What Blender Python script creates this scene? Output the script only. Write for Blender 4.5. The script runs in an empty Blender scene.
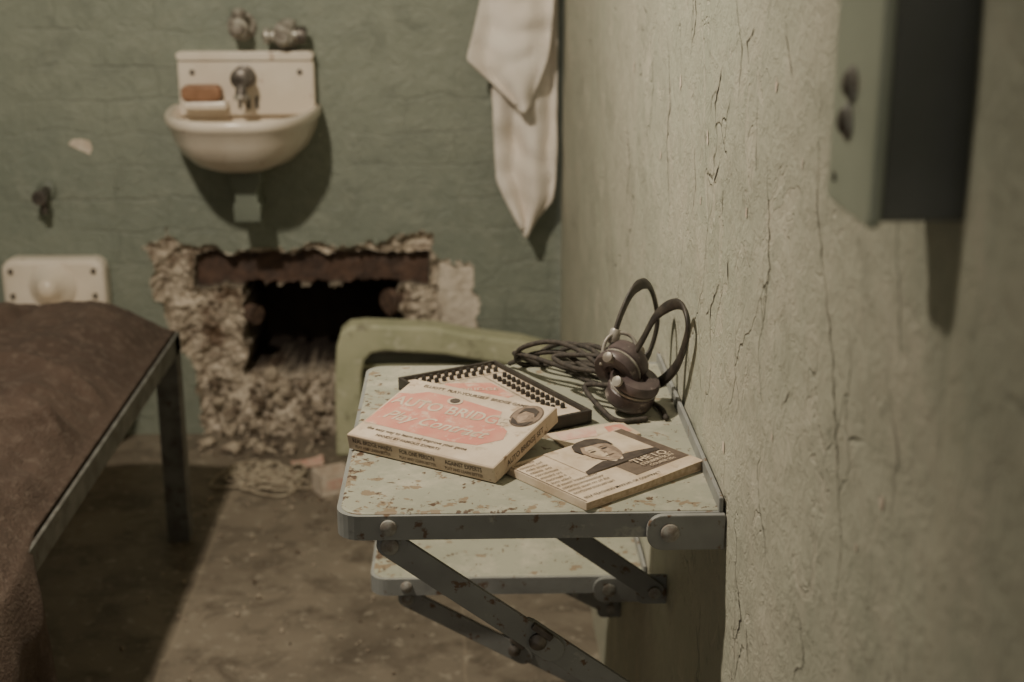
import bpy, bmesh, math, random
from mathutils import Vector, Matrix, noise
random.seed(7)
D=bpy.data
COL=bpy.context.scene.collection
WX=.221; BY=3.35; ZC=2.35

# ---------------------------------------------------------------- materials
def N(nt,t,**k):
    n=nt.nodes.new(t)
    for a,b in k.items():
        setattr(n,a,b)
    return n
def mixc(nt,fac,a,b):
    m=N(nt,'ShaderNodeMix',data_type='RGBA')
    for i,v in ((0,fac),(6,a),(7,b)):
        if isinstance(v,(tuple,list)): m.inputs[i].default_value=(*v[:3],1)
        elif isinstance(v,(int,float)): m.inputs[i].default_value=v
        else: nt.links.new(v,m.inputs[i])
    return m.outputs[2]
def noisef(nt,vec,scale,detail=3,rough=.55,dist=0):
    n=N(nt,'ShaderNodeTexNoise'); n.inputs['Scale'].default_value=scale
    n.inputs['Detail'].default_value=min(detail,4); n.inputs['Roughness'].default_value=rough
    n.inputs['Distortion'].default_value=dist
    nt.links.new(vec,n.inputs['Vector']); return n.outputs[0]
def ramp(nt,fac,lo,hi):
    r=N(nt,'ShaderNodeMapRange'); r.inputs[1].default_value=lo; r.inputs[2].default_value=hi
    nt.links.new(fac,r.inputs[0]); return r.outputs[0]
def math_(nt,op,a,b):
    m=N(nt,'ShaderNodeMath',operation=op)
    for i,v in ((0,a),(1,b)):
        if isinstance(v,(int,float)): m.inputs[i].default_value=v
        else: nt.links.new(v,m.inputs[i])
    return m.outputs[0]
def start(name,rough,metal=0):
    m=D.materials.new(name); m.use_nodes=True; nt=m.node_tree
    b=nt.nodes['Principled BSDF']; b.inputs['Roughness'].default_value=rough
    b.inputs['Metallic'].default_value=metal
    tc=N(nt,'ShaderNodeTexCoord')
    return m,nt,b,tc.outputs['Object']
def mk(name,c1,c2=None,scale=10,rough=.6,bump=.3,bscale=80,bdist=.001,metal=0,spots=(),lo=.38,hi=.62):
    m,nt,b,co=start(name,rough,metal)
    c2=c2 or tuple(v*.75 for v in c1)
    col=mixc(nt,ramp(nt,noisef(nt,co,scale),lo,hi),c1,c2)
    for (c,s,l,h) in spots:
        col=mixc(nt,ramp(nt,noisef(nt,co,s,4,.65),l,h),col,c)
    nt.links.new(col,b.inputs['Base Color'])
    if bump:
        bp=N(nt,'ShaderNodeBump'); bp.inputs['Strength'].default_value=bump; bp.inputs['Distance'].default_value=bdist
        nt.links.new(noisef(nt,co,bscale,3,.6),bp.inputs['Height']); nt.links.new(bp.outputs[0],b.inputs['Normal'])
    return m

def wallmat(name,c1,c2,c3,brick=False,mask=False,cracks=True,bstr=.8):
    m,nt,b,co=start(name,.62)
    col=mixc(nt,ramp(nt,noisef(nt,co,2.2,3,.6),.35,.65),c1,c2)
    col=mixc(nt,math_(nt,'MULTIPLY',ramp(nt,noisef(nt,co,14,4,.7),.48,.72),.65),col,c3)
    col=mixc(nt,math_(nt,'MULTIPLY',ramp(nt,noisef(nt,co,8,4,.75,.6),.53,.70),.45),col,tuple(v*.66 for v in c1))
    col=mixc(nt,math_(nt,'MULTIPLY',ramp(nt,noisef(nt,co,60,4,.7),.60,.70),.5),col,tuple(v*.5 for v in c1))
    h=math_(nt,'ADD',math_(nt,'MULTIPLY',noisef(nt,co,7,3,.5,.3),1.8),math_(nt,'MULTIPLY',noisef(nt,co,42,4,.75,.5),.8))
    if cracks:
        # islands where the top coat has lifted: a small step plus a paler undercoat
        isl=ramp(nt,noisef(nt,co,10,4,.7,.8),.615,.625)
        h=math_(nt,'SUBTRACT',h,math_(nt,'MULTIPLY',isl,.22))
        col=mixc(nt,math_(nt,'MULTIPLY',isl,.35),col,tuple(v*1.12 for v in c3))
        d=N(nt,'ShaderNodeTexNoise'); d.inputs['Scale'].default_value=9; d.inputs['Detail'].default_value=4
        nt.links.new(co,d.inputs['Vector'])
        v2=N(nt,'ShaderNodeVectorMath',operation='MULTIPLY_ADD'); nt.links.new(d.outputs['Color'],v2.inputs[0])
        v2.inputs[1].default_value=(.12,.16,.12); nt.links.new(co,v2.inputs[2])
        vm=N(nt,'ShaderNodeMapping'); vm.inputs['Scale'].default_value=(1,1.6,.7); nt.links.new(v2.outputs[0],vm.inputs[0])
        vo=N(nt,'ShaderNodeTexVoronoi',feature='DISTANCE_TO_EDGE'); vo.inputs['Scale'].default_value=6.5
        nt.links.new(vm.outputs[0],vo.inputs['Vector'])
        line=ramp(nt,vo.outputs[0],.015,.003)
        msk=math_(nt,'MULTIPLY',line,ramp(nt,noisef(nt,co,6,2,.6),.52,.60))
        h=math_(nt,'SUBTRACT',h,math_(nt,'MULTIPLY',msk,.4))
        col=mixc(nt,math_(nt,'MULTIPLY',msk,.55),col,tuple(v*.42 for v in c1))
    if brick:
        sp=N(nt,'ShaderNodeSeparateXYZ'); nt.links.new(co,sp.inputs[0])
        wob=math_(nt,'MULTIPLY',noisef(nt,co,6,3,.6),.06)
        cb=N(nt,'ShaderNodeCombineXYZ'); nt.links.new(math_(nt,'ADD',sp.outputs[0],wob),cb.inputs[0])
        nt.links.new(math_(nt,'ADD',sp.outputs[2],wob),cb.inputs[1])
        br=N(nt,'ShaderNodeTexBrick'); br.inputs['Scale'].default_value=1
        br.inputs['Brick Width'].default_value=.23; br.inputs['Row Height'].default_value=.078
        br.inputs['Mortar Size'].default_value=.004; br.inputs['Mortar Smooth'].default_value=.8
        nt.links.new(cb.outputs[0],br.inputs['Vector'])
        gate=math_(nt,'MULTIPLY',br.outputs['Fac'],ramp(nt,noisef(nt,co,4,2,.5),.40,.62))
        h=math_(nt,'SUBTRACT',h,math_(nt,'MULTIPLY',gate,.60))
        h=math_(nt,'ADD',h,math_(nt,'MULTIPLY',noisef(nt,co,19,4,.75,1.2),2.2))
        col=mixc(nt,math_(nt,'MULTIPLY',gate,.20),col,tuple(v*.55 for v in c1))
    if mask:
        at=N(nt,'ShaderNodeAttribute',attribute_name='mask'); s=N(nt,'ShaderNodeSeparateColor')
        nt.links.new(at.outputs['Color'],s.inputs[0])
        vor=N(nt,'ShaderNodeTexVoronoi'); vor.inputs['Scale'].default_value=70; nt.links.new(co,vor.inputs['Vector'])
        sc=N(nt,'ShaderNodeSeparateColor'); nt.links.new(vor.outputs['Color'],sc.inputs[0])
        rub=mixc(nt,sc.outputs[0],(.48,.41,.32),(.18,.14,.10))
        rub=mixc(nt,ramp(nt,noisef(nt,co,22,4,.7),.42,.6),rub,(.62,.54,.44))
        rub=mixc(nt,ramp(nt,noisef(nt,co,9,4,.7),.54,.66),rub,(.15,.10,.065))
        rust=mixc(nt,ramp(nt,noisef(nt,co,18,4,.7),.4,.6),(.12,.070,.049),(.055,.034,.026))
        pl=mixc(nt,ramp(nt,noisef(nt,co,14,4,.7),.45,.65),(.72,.64,.54),(.50,.42,.33))
        col=mixc(nt,s.outputs[0],col,rub); col=mixc(nt,s.outputs[1],col,rust); col=mixc(nt,s.outputs[2],col,pl)
        at2=N(nt,'ShaderNodeAttribute',attribute_name='hole_shade')
        col=mixc(nt,at2.outputs['Fac'],col,(.028,.021,.017))  # shade inside the opening, painted as a near-black colour
    nt.links.new(col,b.inputs['Base Color'])
    bp=N(nt,'ShaderNodeBump'); bp.inputs['Strength'].default_value=bstr; bp.inputs['Distance'].default_value=.006
    nt.links.new(h,bp.inputs['Height']); nt.links.new(bp.outputs[0],b.inputs['Normal'])
    return m

M={}
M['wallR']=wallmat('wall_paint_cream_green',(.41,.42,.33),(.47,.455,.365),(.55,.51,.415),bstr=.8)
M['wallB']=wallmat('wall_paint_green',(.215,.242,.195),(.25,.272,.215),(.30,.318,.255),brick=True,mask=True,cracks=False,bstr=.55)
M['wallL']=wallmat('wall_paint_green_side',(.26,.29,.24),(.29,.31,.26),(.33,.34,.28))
M['ceil']=mk('ceiling_paint',(.5,.48,.42),scale=3)
def floormat():
    m,nt,b,co=start('floor_stained_concrete',.5)
    col=mixc(nt,ramp(nt,noisef(nt,co,3,4,.65,.5),.35,.65),(.25,.212,.162),(.150,.125,.096))
    col=mixc(nt,math_(nt,'MULTIPLY',ramp(nt,noisef(nt,co,11,4,.7,.4),.48,.66),.75),col,(.085,.068,.052))
    col=mixc(nt,math_(nt,'MULTIPLY',ramp(nt,noisef(nt,co,34,4,.7),.57,.66),.65),col,(.38,.34,.27))
    sp=N(nt,'ShaderNodeSeparateXYZ'); nt.links.new(co,sp.inputs[0])
    w=math_(nt,'MULTIPLY',noisef(nt,co,4,3,.6),.03)
    cb=N(nt,'ShaderNodeCombineXYZ'); nt.links.new(math_(nt,'ADD',sp.outputs[0],w),cb.inputs[0]); nt.links.new(math_(nt,'ADD',sp.outputs[1],w),cb.inputs[1])
    br=N(nt,'ShaderNodeTexBrick'); br.inputs['Scale'].default_value=1; br.offset=0
    br.inputs['Brick Width'].default_value=.52; br.inputs['Row Height'].default_value=.62; br.inputs['Mortar Size'].default_value=.005; br.inputs['Mortar Smooth'].default_value=.7
    nt.links.new(cb.outputs[0],br.inputs['Vector'])
    col=mixc(nt,math_(nt,'MULTIPLY',br.outputs['Fac'],.25),col,(.33,.28,.21))
    nt.links.new(col,b.inputs['Base Color'])
    bp=N(nt,'ShaderNodeBump'); bp.inputs['Strength'].default_value=.4; bp.inputs['Distance'].default_value=.002
    nt.links.new(noisef(nt,co,25,4,.6),bp.inputs['Height']); nt.links.new(bp.outputs[0],b.inputs['Normal'])
    return m
M['floor']=floormat()
M['porc']=mk('porcelain_aged',(.80,.72,.62),(.72,.63,.52),scale=8,rough=.22,bump=.05,spots=[((.35,.22,.13),24,.66,.73)])
M['metal']=mk('tarnished_metal',(.20,.18,.16),(.10,.085,.075),scale=60,rough=.42,metal=.6)
M['brass']=mk('painted_valve_metal',(.42,.40,.35),(.22,.19,.16),scale=50,rough=.4,metal=.25)
M['soap']=mk('soap_brown',(.34,.18,.10),(.24,.12,.06),scale=40,rough=.6)
M['greenpipe']=mk('pipe_paint_green',(.20,.225,.18),(.15,.17,.135),rough=.5)
M['towel']=mk('towel_terry',(.88,.81,.73),(.82,.74,.65),scale=9,rough=.95,bump=.9,bscale=500,bdist=.002)
def tabletop():
    m,nt,b,co=start('table_top_chipped_paint',.5)
    col=mixc(nt,ramp(nt,noisef(nt,co,9,3,.6),.35,.65),(.375,.375,.295),(.30,.305,.24))
    col=mixc(nt,math_(nt,'MULTIPLY',ramp(nt,noisef(nt,co,18,4,.7),.48,.68),.85),col,(.50,.475,.38))
    sp=N(nt,'ShaderNodeSeparateXYZ'); nt.links.new(co,sp.inputs[0])
    edge=math_(nt,'MAXIMUM',ramp(nt,sp.outputs[0],-.080,-.118),ramp(nt,sp.outputs[1],1.180,1.135))
    wear=math_(nt,'ADD',math_(nt,'MULTIPLY',edge,.085),math_(nt,'MULTIPLY',noisef(nt,co,5,2,.5),.16))
    chip=ramp(nt,math_(nt,'ADD',noisef(nt,co,48,4,.6),wear),.685,.72)
    col=mixc(nt,math_(nt,'MULTIPLY',chip,.8),col,(.24,.165,.10))
    chip2=ramp(nt,math_(nt,'ADD',noisef(nt,co,110,4,.6),wear),.715,.75)
    col=mixc(nt,chip2,col,(.11,.068,.043))
    nt.links.new(col,b.inputs['Base Color'])
    bp=N(nt,'ShaderNodeBump'); bp.inputs['Strength'].default_value=.4; bp.inputs['Distance'].default_value=.001
    nt.links.new(math_(nt,'SUBTRACT',noisef(nt,co,50,3,.6),chip),bp.inputs['Height']); nt.links.new(bp.outputs[0],b.inputs['Normal'])
    return m
M['ttop']=tabletop()
M['tframe']=mk('iron_paint_grey_blue',(.285,.292,.278),(.23,.235,.223),scale=20,rough=.5,bump=.4,bscale=90,
   spots=[((.15,.095,.06),60,.60,.66),((.38,.38,.34),35,.62,.72)])
M['rivet']=mk('rivet_paint',(.34,.34,.31),(.22,.19,.16),scale=120,rough=.45)
M['blanket']=mk('wool_blanket_brown',(.098,.066,.049),(.072,.048,.036),scale=5,rough=1,bump=1,bscale=220,bdist=.006,spots=[((.135,.10,.078),60,.5,.7)])
M['bedmetal']=mk('bed_iron_paint',(.17,.17,.155),(.10,.095,.085),scale=25,rough=.5,spots=[((.07,.05,.035),50,.6,.68)])
M['mattress']=mk('mattress_ticking',(.3,.26,.2))
M['panel']=mk('panel_paint_pale_green',(.50,.50,.335),(.42,.43,.28),scale=12,rough=.6,bump=.6,bscale=40,bdist=.003,spots=[((.26,.25,.17),20,.6,.72),((.60,.59,.45),45,.58,.68)])
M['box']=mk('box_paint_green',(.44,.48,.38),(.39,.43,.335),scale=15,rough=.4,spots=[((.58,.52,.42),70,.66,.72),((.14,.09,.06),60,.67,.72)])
M['boxside']=mk('box_paint_shaded',(.18,.19,.17),(.14,.15,.13),scale=15,rough=.5)  # darker copy of the box paint: shade of the unlit side in its colour
M['card']=mk('cardboard_cream',(.65,.55,.43),(.54,.44,.33),scale=30,rough=.75,spots=[((.36,.25,.16),45,.58,.74)])
M['cardside']=mk('cardboard_side_tan',(.58,.47,.36),(.48,.38,.28),scale=40,rough=.8,spots=[((.24,.16,.10),70,.62,.72)])
M['red']=mk('faded_red_print',(.60,.235,.18),(.62,.30,.225),scale=40,rough=.7,spots=[((.64,.49,.38),60,.54,.68)])
M['ink']=mk('dark_print',(.05,.038,.032),(.085,.066,.052),scale=80,rough=.7,bump=0)
M['inkbrown']=mk('brown_print',(.11,.08,.06),(.16,.12,.09),scale=60,rough=.7,bump=0)
M['black']=mk('black_card',(.03,.026,.022),(.05,.042,.035),scale=40,rough=.55)
M['paper']=mk('paper_aged',(.66,.55,.42),(.54,.43,.31),scale=35,rough=.8,spots=[((.38,.28,.18),50,.58,.74)])
M['pages']=mk('page_edges',(.56,.44,.32),(.42,.32,.22),scale=200,rough=.85)
M['pink']=mk('pink_print',(.62,.36,.29),(.66,.50,.40),scale=60,rough=.8)
M['bakelite']=mk('worn_earpiece_shell',(.070,.053,.052),(.12,.092,.088),scale=50,rough=.36,spots=[((.36,.31,.28),60,.59,.71)])
M['leather']=mk('leather_band',(.028,.024,.021),(.06,.05,.04),scale=80,rough=.5)
M['cable']=mk('cloth_cable',(.035,.030,.025),(.07,.058,.046),scale=200,rough=.8)
M['string']=mk('dusty_string',(.48,.42,.32),(.28,.23,.17),scale=60,rough=.95)
M['rock']=mk('broken_concrete',(.48,.41,.32),(.17,.13,.095),scale=16,rough=.95,bump=.8,bscale=70,bdist=.004)
M['rust']=mk('rusty_iron',(.14,.09,.065),(.07,.045,.034),scale=60,rough=.8)
M['hole']=mk('duct_shade',(.03,.022,.018),(.045,.032,.025),scale=20,rough=1)  # darkness deep in the duct, put into the colour
M['crack']=mk('crack_shadow_plaster',(.085,.073,.055),(.05,.042,.033),scale=80,rough=1)
M['plaster']=mk('bare_plaster',(.70,.62,.52),(.6,.5,.4),scale=40,rough=.9)
M['flesh']=mk('portrait_halftone',(.40,.30,.22),(.28,.205,.15),scale=120,rough=.8,bump=0)
M['flesh2']=mk('portrait_shadow_tone',(.21,.155,.115),(.27,.20,.15),scale=150,rough=.8,bump=0)

# ---------------------------------------------------------------- helpers
def link(o,parent):
    COL.objects.link(o)
    if parent: o.parent=parent
    return o
def empty(name,loc=(0,0,0),mat=None):
    e=D.objects.new(name,None); e.empty_display_size=.05
    if mat is not None: e.matrix_world=mat
    else: e.location=loc
    COL.objects.link(e); return e
def mesh(name,v,f,mat,parent=None,smooth=False):
    me=D.meshes.new(name); me.from_pydata([tuple(p) for p in v],[],f); me.update()
    bm=bmesh.new(); bm.from_mesh(me); bmesh.ops.recalc_face_normals(bm,faces=bm.faces); bm.to_mesh(me); bm.free()
    if mat: me.materials.append(mat)
    if smooth:
        for p in me.polygons: p.use_smooth=True
    return link(D.objects.new(name,me),parent)
def bev(o,w,seg=3):
    if w>0:
        m=o.modifiers.new('bevel','BEVEL'); m.width=w; m.segments=seg; m.limit_method='ANGLE'; m.angle_limit=math.radians(40)
    return o
def box(name,c,s,mat,parent=None,bevel=.001,rot=None):
    x,y,z=[q/2 for q in s]
    v=[Vector(p) for p in [(-x,-y,-z),(x,-y,-z),(x,y,-z),(-x,y,-z),(-x,-y,z),(x,-y,z),(x,y,z),(-x,y,z)]]
    if rot is not None: v=[rot@p for p in v]
    v=[p+Vector(c) for p in v]
    f=[(0,3,2,1),(4,5,6,7),(0,1,5,4),(1,2,6,5),(2,3,7,6),(3,0,4,7)]
    return bev(mesh(name,v,f,mat,parent),bevel,2)
def prism(name,pts,axis,lo,hi,mat,parent=None,bevel=0):
    def P(p,h):
        return {'y':(p[0],h,p[1]),'z':(p[0],p[1],h),'x':(h,p[0],p[1])}[axis]
    n=len(pts); v=[P(p,lo) for p in pts]+[P(p,hi) for p in pts]
    f=[tuple(range(n))[::-1],tuple(range(n,2*n))]+[(i,(i+1)%n,n+(i+1)%n,n+i) for i in range(n)]
    return bev(mesh(name,v,f,mat,parent),bevel,2)
def rrect(x0,x1,y0,y1,r,corners=(1,1,1,1),n=6):
    out=[]
    for (cx,cy,a0,on) in ((x0+r,y0+r,180,corners[0]),(x1-r,y0+r,270,corners[1]),(x1-r,y1-r,0,corners[2]),(x0+r,y1-r,90,corners[3])):
        if on:
            for k in range(n+1):
                a=math.radians(a0+90*k/n); out.append((cx+r*math.cos(a),cy+r*math.sin(a)))
        else:
            a=math.radians(a0+45); out.append((cx+r*math.copysign(1,math.cos(a)),cy+r*math.copysign(1,math.sin(a))))
    return out
def lathe(name,prof,p,ax,mat,parent=None,n=32,smooth=True):
    ax=Vector(ax).normalized(); u=ax.orthogonal().normalized(); w=ax.cross(u); p=Vector(p)
    v=[];f=[]
    for r,h in prof:
        for k in range(n):
            a=2*math.pi*k/n; v.append(p+ax*h+(u*math.cos(a)+w*math.sin(a))*max(r,1e-5))
    for i in range(len(prof)-1):
        for k in range(n):
            f.append((i*n+k,i*n+(k+1)%n,(i+1)*n+(k+1)%n,(i+1)*n+k))
    f.append(tuple(range(n))); f.append(tuple(range((len(prof)-1)*n,len(prof)*n)))
    o=mesh(name,v,f,mat,parent,smooth)
    if smooth:
        m=o.modifiers.new('es','EDGE_SPLIT'); m.split_angle=math.radians(42)
    return o
def cyl(name,a,b,r,mat,parent=None,n=24,r2=None):
    a=Vector(a);b=Vector(b);L=(b-a).length; r2=r if r2 is None else r2
    return lathe(name,[(r,0),(r2,L)],a,b-a,mat,parent,n)
def catmull(pts,sub=10,cyc=False):
    P=[Vector(p) for p in pts]; n=len(P); out=[]
    rng=n if cyc else n-1
    for i in range(rng):
        p0=P[(i-1)%n] if (cyc or i>0) else P[0]*2-P[1]
        p1=P[i]; p2=P[(i+1)%n]
        p3=P[(i+2)%n] if (cyc or i<n-2) else P[-1]*2-P[-2]
        for k in range(sub):
            t=k/sub
            out.append(.5*((2*p1)+(p2-p0)*t+(2*p0-5*p1+4*p2-p3)*t*t+(3*p1-p0-3*p2+p3)*t**3))
    if not cyc: out.append(P[-1])
    return out
def sweep(path,r,ra=None,n=8,V=None,F=None,up=None):
    V=[] if V is None else V; F=[] if F is None else F
    ra=ra or r; base=len(V); m=len(path)
    for i,p in enumerate(path):
        t=(path[min(i+1,m-1)]-path[max(i-1,0)]).normalized()
        if up is not None: u=(Vector(up)-t*t.dot(Vector(up)))
        elif i==0: u=t.orthogonal()
        else: u=u-t*t.dot(u)
        if u.length<1e-6: u=t.orthogonal()
        u.normalize(); w=t.cross(u)
        for k in range(n):
            a=2*math.pi*k/n; V.append(p+u*math.cos(a)*r+w*math.sin(a)*ra)
    for i in range(m-1):
        for k in range(n):
            F.append((base+i*n+k,base+i*n+(k+1)%n,base+(i+1)*n+(k+1)%n,base+(i+1)*n+k))
    F.append(tuple(range(base,base+n))[::-1]); F.append(tuple(range(base+(m-1)*n,base+m*n)))
    return V,F
def tube(name,pts,r,mat,parent=None,ra=None,sub=10,n=10,up=None):
    V,F=sweep(catmull(pts,sub),r,ra,n,up=up); return mesh(name,V,F,mat,parent,True)
def flat(name,pts,z,mat,parent):
    return mesh(name,[(p[0],p[1],z) for p in pts],[tuple(range(len(pts)))],mat,parent)
def text(name,s,size,loc,mat,parent,rot=(0,0,0),align='CENTER',xs=1,shear=0,bold=.012):
    c=D.curves.new(name,'FONT'); c.body=s; c.size=size; c.align_x=align; c.align_y='CENTER'; c.shear=shear
    c.offset=size*bold; c.resolution_u=3
    c.materials.append(mat); o=D.objects.new(name,c); link(o,parent); o.location=loc; o.rotation_euler=rot; o.scale=(xs,1,1); return o
def ell(cx,cy,rx,ry,n=28): return [(cx+rx*math.cos(2*math.pi*k/n),cy+ry*math.sin(2*math.pi*k/n)) for k in range(n)]
def ss(a,b,x):
    t=max(0,min(1,(x-a)/(b-a))); return t*t*(3-2*t)
def nz(x,y,z=0,s=1): return noise.noise(Vector((x*s,y*s,z*s)))

# ---------------------------------------------------------------- room
box('floor',(-.55,1.4,-.05),(1.9,4.4,.1),M['floor'],None,0)
box('ceiling',(-.55,1.4,ZC+.05),(1.9,4.4,.1),M['ceil'],None,0)
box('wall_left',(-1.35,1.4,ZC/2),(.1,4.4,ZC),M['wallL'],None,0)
ys=[-.5+i*.03 for i in range(int(1.05/.03)+1)]+[.585,.590,.595,.600]+[.62+i*.02 for i in range(138)]
ys=sorted(y for y in ys if y<3.36); zs=[i*ZC/118 for i in range(119)]
def wallx(y,z): return WX+.0018*nz(y,z,3,5)+.0012*nz(y,z,9,14)
V=[];F=[]
for y in ys:
    for z in zs:
        x=wallx(y,z)
        if y<.60: x-=.012*(1-ss(.583,.60,y+.003*nz(y,z,1,12)))
        V.append((x,y,z))
nzs=len(zs)
for i in range(len(ys)-1):
    for j in range(nzs-1): F.append((i*nzs+j,i*nzs+j+1,(i+1)*nzs+j+1,(i+1)*nzs+j))
me=D.meshes.new('wall_right'); me.from_pydata(V,[],F); me.update(); me.materials.append(M['wallR'])
if me.polygons[0].normal.x>0: me.flip_normals()
for p_ in me.polygons: p_.use_smooth=True
wr=D.objects.new('wall_right',me); COL.objects.link(wr)
def crack(pts,w,V,F):
    P=[]
    for i in range(len(pts)-1):
        a=Vector(pts[i]);b=Vector(pts[i+1]);n=max(3,int((b-a).length/.006))
        for k in range(n):
            q=a.lerp(b,k/n); P.append(Vector((q.x+random.uniform(-1,1)*.0030,q.y+random.uniform(-1,1)*.001)))
    P.append(Vector(pts[-1]))
    m=len(P); base=len(V)
    for i,p in enumerate(P):
        ww=1.5*w*math.sin(math.pi*(i+.3)/(m-.4))*random.uniform(.25,1)
        for q in (p.x-ww,p.x+ww):
            V.append((wallx(q,p.y)-.0005,q,p.y))
    for i in range(m-1): F.append((base+2*i,base+2*i+1,base+2*i+3,base+2*i+2))
V=[];F=[]
crack([(1.235,1.125),(1.265,1.085),(1.25,1.06)],.0019,V,F)
crack([(1.255,1.10),(1.28,1.09),(1.29,1.075)],.0012,V,F)
crack([(1.23,1.04),(1.255,1.015)],.0019,V,F)
crack([(1.21,1.02),(1.215,.995)],.0012,V,F)
crack([(1.21,.935),(1.255,.90),(1.24,.865)],.0024,V,F)
crack([(1.255,.90),(1.275,.888)],.0014,V,F)
crack([(.90,1.16),(.88,1.06),(.82,.985),(.795,.94),(.772,.88),(.78,.80)],.0008,V,F)
crack([(1.20,1.19),(1.15,1.14),(1.16,1.10)],.0010,V,F)
crack([(.71,1.02),(.68,.98),(.69,.93)],.0008,V,F)
crack([(1.60,1.12),(1.55,1.05),(1.57,1.0),(1.53,.93)],.0013,V,F)
crack([(1.42,1.20),(1.40,1.15),(1.43,1.11)],.0012,V,F)
crack([(1.38,1.03),(1.36,.99),(1.38,.96)],.0010,V,F)
crack([(1.75,1.10),(1.70,1.05),(1.73,.98)],.0012,V,F)
crack([(2.0,1.0),(1.92,.92),(1.95,.85)],.0014,V,F)
crack([(1.04,1.08),(1.01,1.0),(1.03,.95)],.0009,V,F)
crack([(1.18,.965),(1.17,.94)],.0013,V,F)
crack([(1.0,1.17),(.97,1.14)],.0012,V,F)
crack([(.86,.80),(.84,.77),(.87,.74)],.0008,V,F)
crack([(1.08,.72),(1.05,.69),(1.07,.66)],.0016,V,F)
crack([(1.03,.70),(1.01,.67)],.0014,V,F)
crack([(1.10,1.165),(1.13,1.15),(1.12,1.135)],.0016,V,F)
crack([(.93,.93),(.95,.91)],.0012,V,F)
mesh('wall_cracks',V,F,M['crack'],wr)
V=[];F=[]
random.seed(21)
for (y,z,s_) in ((1.30,1.05,.006),(1.33,.985,.005),(1.10,1.02,.004),(1.02,1.13,.005),(.93,1.09,.003),(1.48,1.08,.007),(1.62,.98,.006),(.70,.945,.004),(.74,.90,.003),(1.16,.80,.005),(.97,.88,.003),(1.9,1.05,.008)):
    b0=len(V); m=9
    for k in range(m):
        a=2*math.pi*k/m; r=s_*random.uniform(.4,1.1); yy=y+r*math.cos(a); zz=z+1.4*r*math.sin(a)
        V.append((wallx(yy,zz)-.0007,yy,zz))
    F.append(tuple(range(b0,b0+m)))
mesh('plaster_flakes',V,F,M['plaster'],wr)
random.seed(7)

# back wall height field with the broken-out hole
poly=[(-.765,.48),(-.72,.508),(-.69,.478),(-.50,.470),(-.215,.483),(-.16,.512),(-.085,.50),(-.075,.44),(.005,.432),(.018,.35),(.03,.25),(.03,-.05),(-.665,-.05),(-.67,.165),(-.73,.265),(-.765,.37)]
def sd(px,pz):
    d=1e9;ins=False;n=len(poly)
    for i in range(n):
        ax,az=poly[i];bx,bz=poly[(i+1)%n]
        ex,ez=bx-ax,bz-az; t=max(0,min(1,((px-ax)*ex+(pz-az)*ez)/(ex*ex+ez*ez)))
        d=min(d,math.hypot(px-ax-ex*t,pz-az-ez*t))
        if (az>pz)!=(bz>pz) and px<(bx-ax)*(pz-az)/(bz-az)+ax: ins=not ins
    return d if ins else -d
def rct(x,z,x0,x1,z0,z1): return min(x-x0,x1-x,z-z0,z1-z)
xs=[-1.34+.06*i for i in range(9)]+[-.84+i*.0042 for i in range(225)]+[.12,.16,.20,.25]
xs=sorted(set(round(v,4) for v in xs)); zs=[i*.0042 for i in range(137)]+[.60+.05*i for i in range(36)]
zs=[z for z in zs if z<=ZC]+[ZC]
V=[];F=[];C=[];S=[]
for x in xs:
    for z in zs:
        d=0; r=g=b=hole_shade=0
        if -.84<x<.1 and z<.575:
            wob=.016*nz(x,z,0,22)+.011*nz(x,z,5,60)
            s=sd(x,z)+wob
            if s>0:
                r=1; d=.018*ss(0,.012,s)+.014*nz(x,z,2,30)+.010*nz(x,z,4,75)
                if x>-.075+.5*wob and z>.22 : r=0;b=1; d=.008*ss(0,.006,s)+.002*nz(x,z,2,50)
                e=rct(x,z,-.665,-.095,.370,.462)+wob*.6
                if e>0: d=.034*ss(0,.008,e)+.008; r=1-ss(0,.008,e); g=ss(0,.008,e);b=0
                if z<.19:
                    k=ss(.17,0,z)*ss(-.64,-.56,x)*ss(-.05,-.2,x)
                    d-=.036*k+.03*k*nz(x,z,8,24)+.02*k*nz(x,z,3,50)
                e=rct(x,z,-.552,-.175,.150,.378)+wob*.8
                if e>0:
                    d+=.30*ss(0,.010,e); hole_shade=ss(.0005,.004,e)  # marks the duct faces whose shade is put into the colour
        elif z>.6: d=.001*nz(x,z,7,6)
        V.append((x,BY+d,z)); C.append((r,g,b,1)); S.append(hole_shade)
n=len(zs)
for i in range(len(xs)-1):
    for j in range(n-1): F.append((i*n+j,(i+1)*n+j,(i+1)*n+j+1,i*n+j+1))
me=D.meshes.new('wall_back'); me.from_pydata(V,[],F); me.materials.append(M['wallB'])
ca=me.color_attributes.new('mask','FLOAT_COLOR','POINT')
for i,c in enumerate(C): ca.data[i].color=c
fa=me.attributes.new('hole_shade','FLOAT','POINT')
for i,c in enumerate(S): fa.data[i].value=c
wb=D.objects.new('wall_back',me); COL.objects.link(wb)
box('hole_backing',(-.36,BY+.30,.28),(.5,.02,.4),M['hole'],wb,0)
pp=[(-.935,.725),(-.925,.737),(-.905,.738),(-.885,.733),(-.880,.715),(-.888,.700),(-.899,.707),(-.915,.714)]
prism('plaster_chip',pp,'y',BY-.002,BY+.002,M['plaster'],wb)
pe=empty('broken_pipe',(0,0,0))
cyl('pipe_left',(-.60,BY+.08,.305),(-.520,BY+.02,.30),.024,M['rust'],pe)
cyl('pipe_right',(-.13,BY+.08,.335),(-.205,BY+.02,.33),.027,M['rust'],pe)
lathe('flange',[(.034,0),(.034,.012),(.02,.012)],(-.19,BY+.025,.33),(-1,-.5,0),M['rust'],pe)

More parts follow.
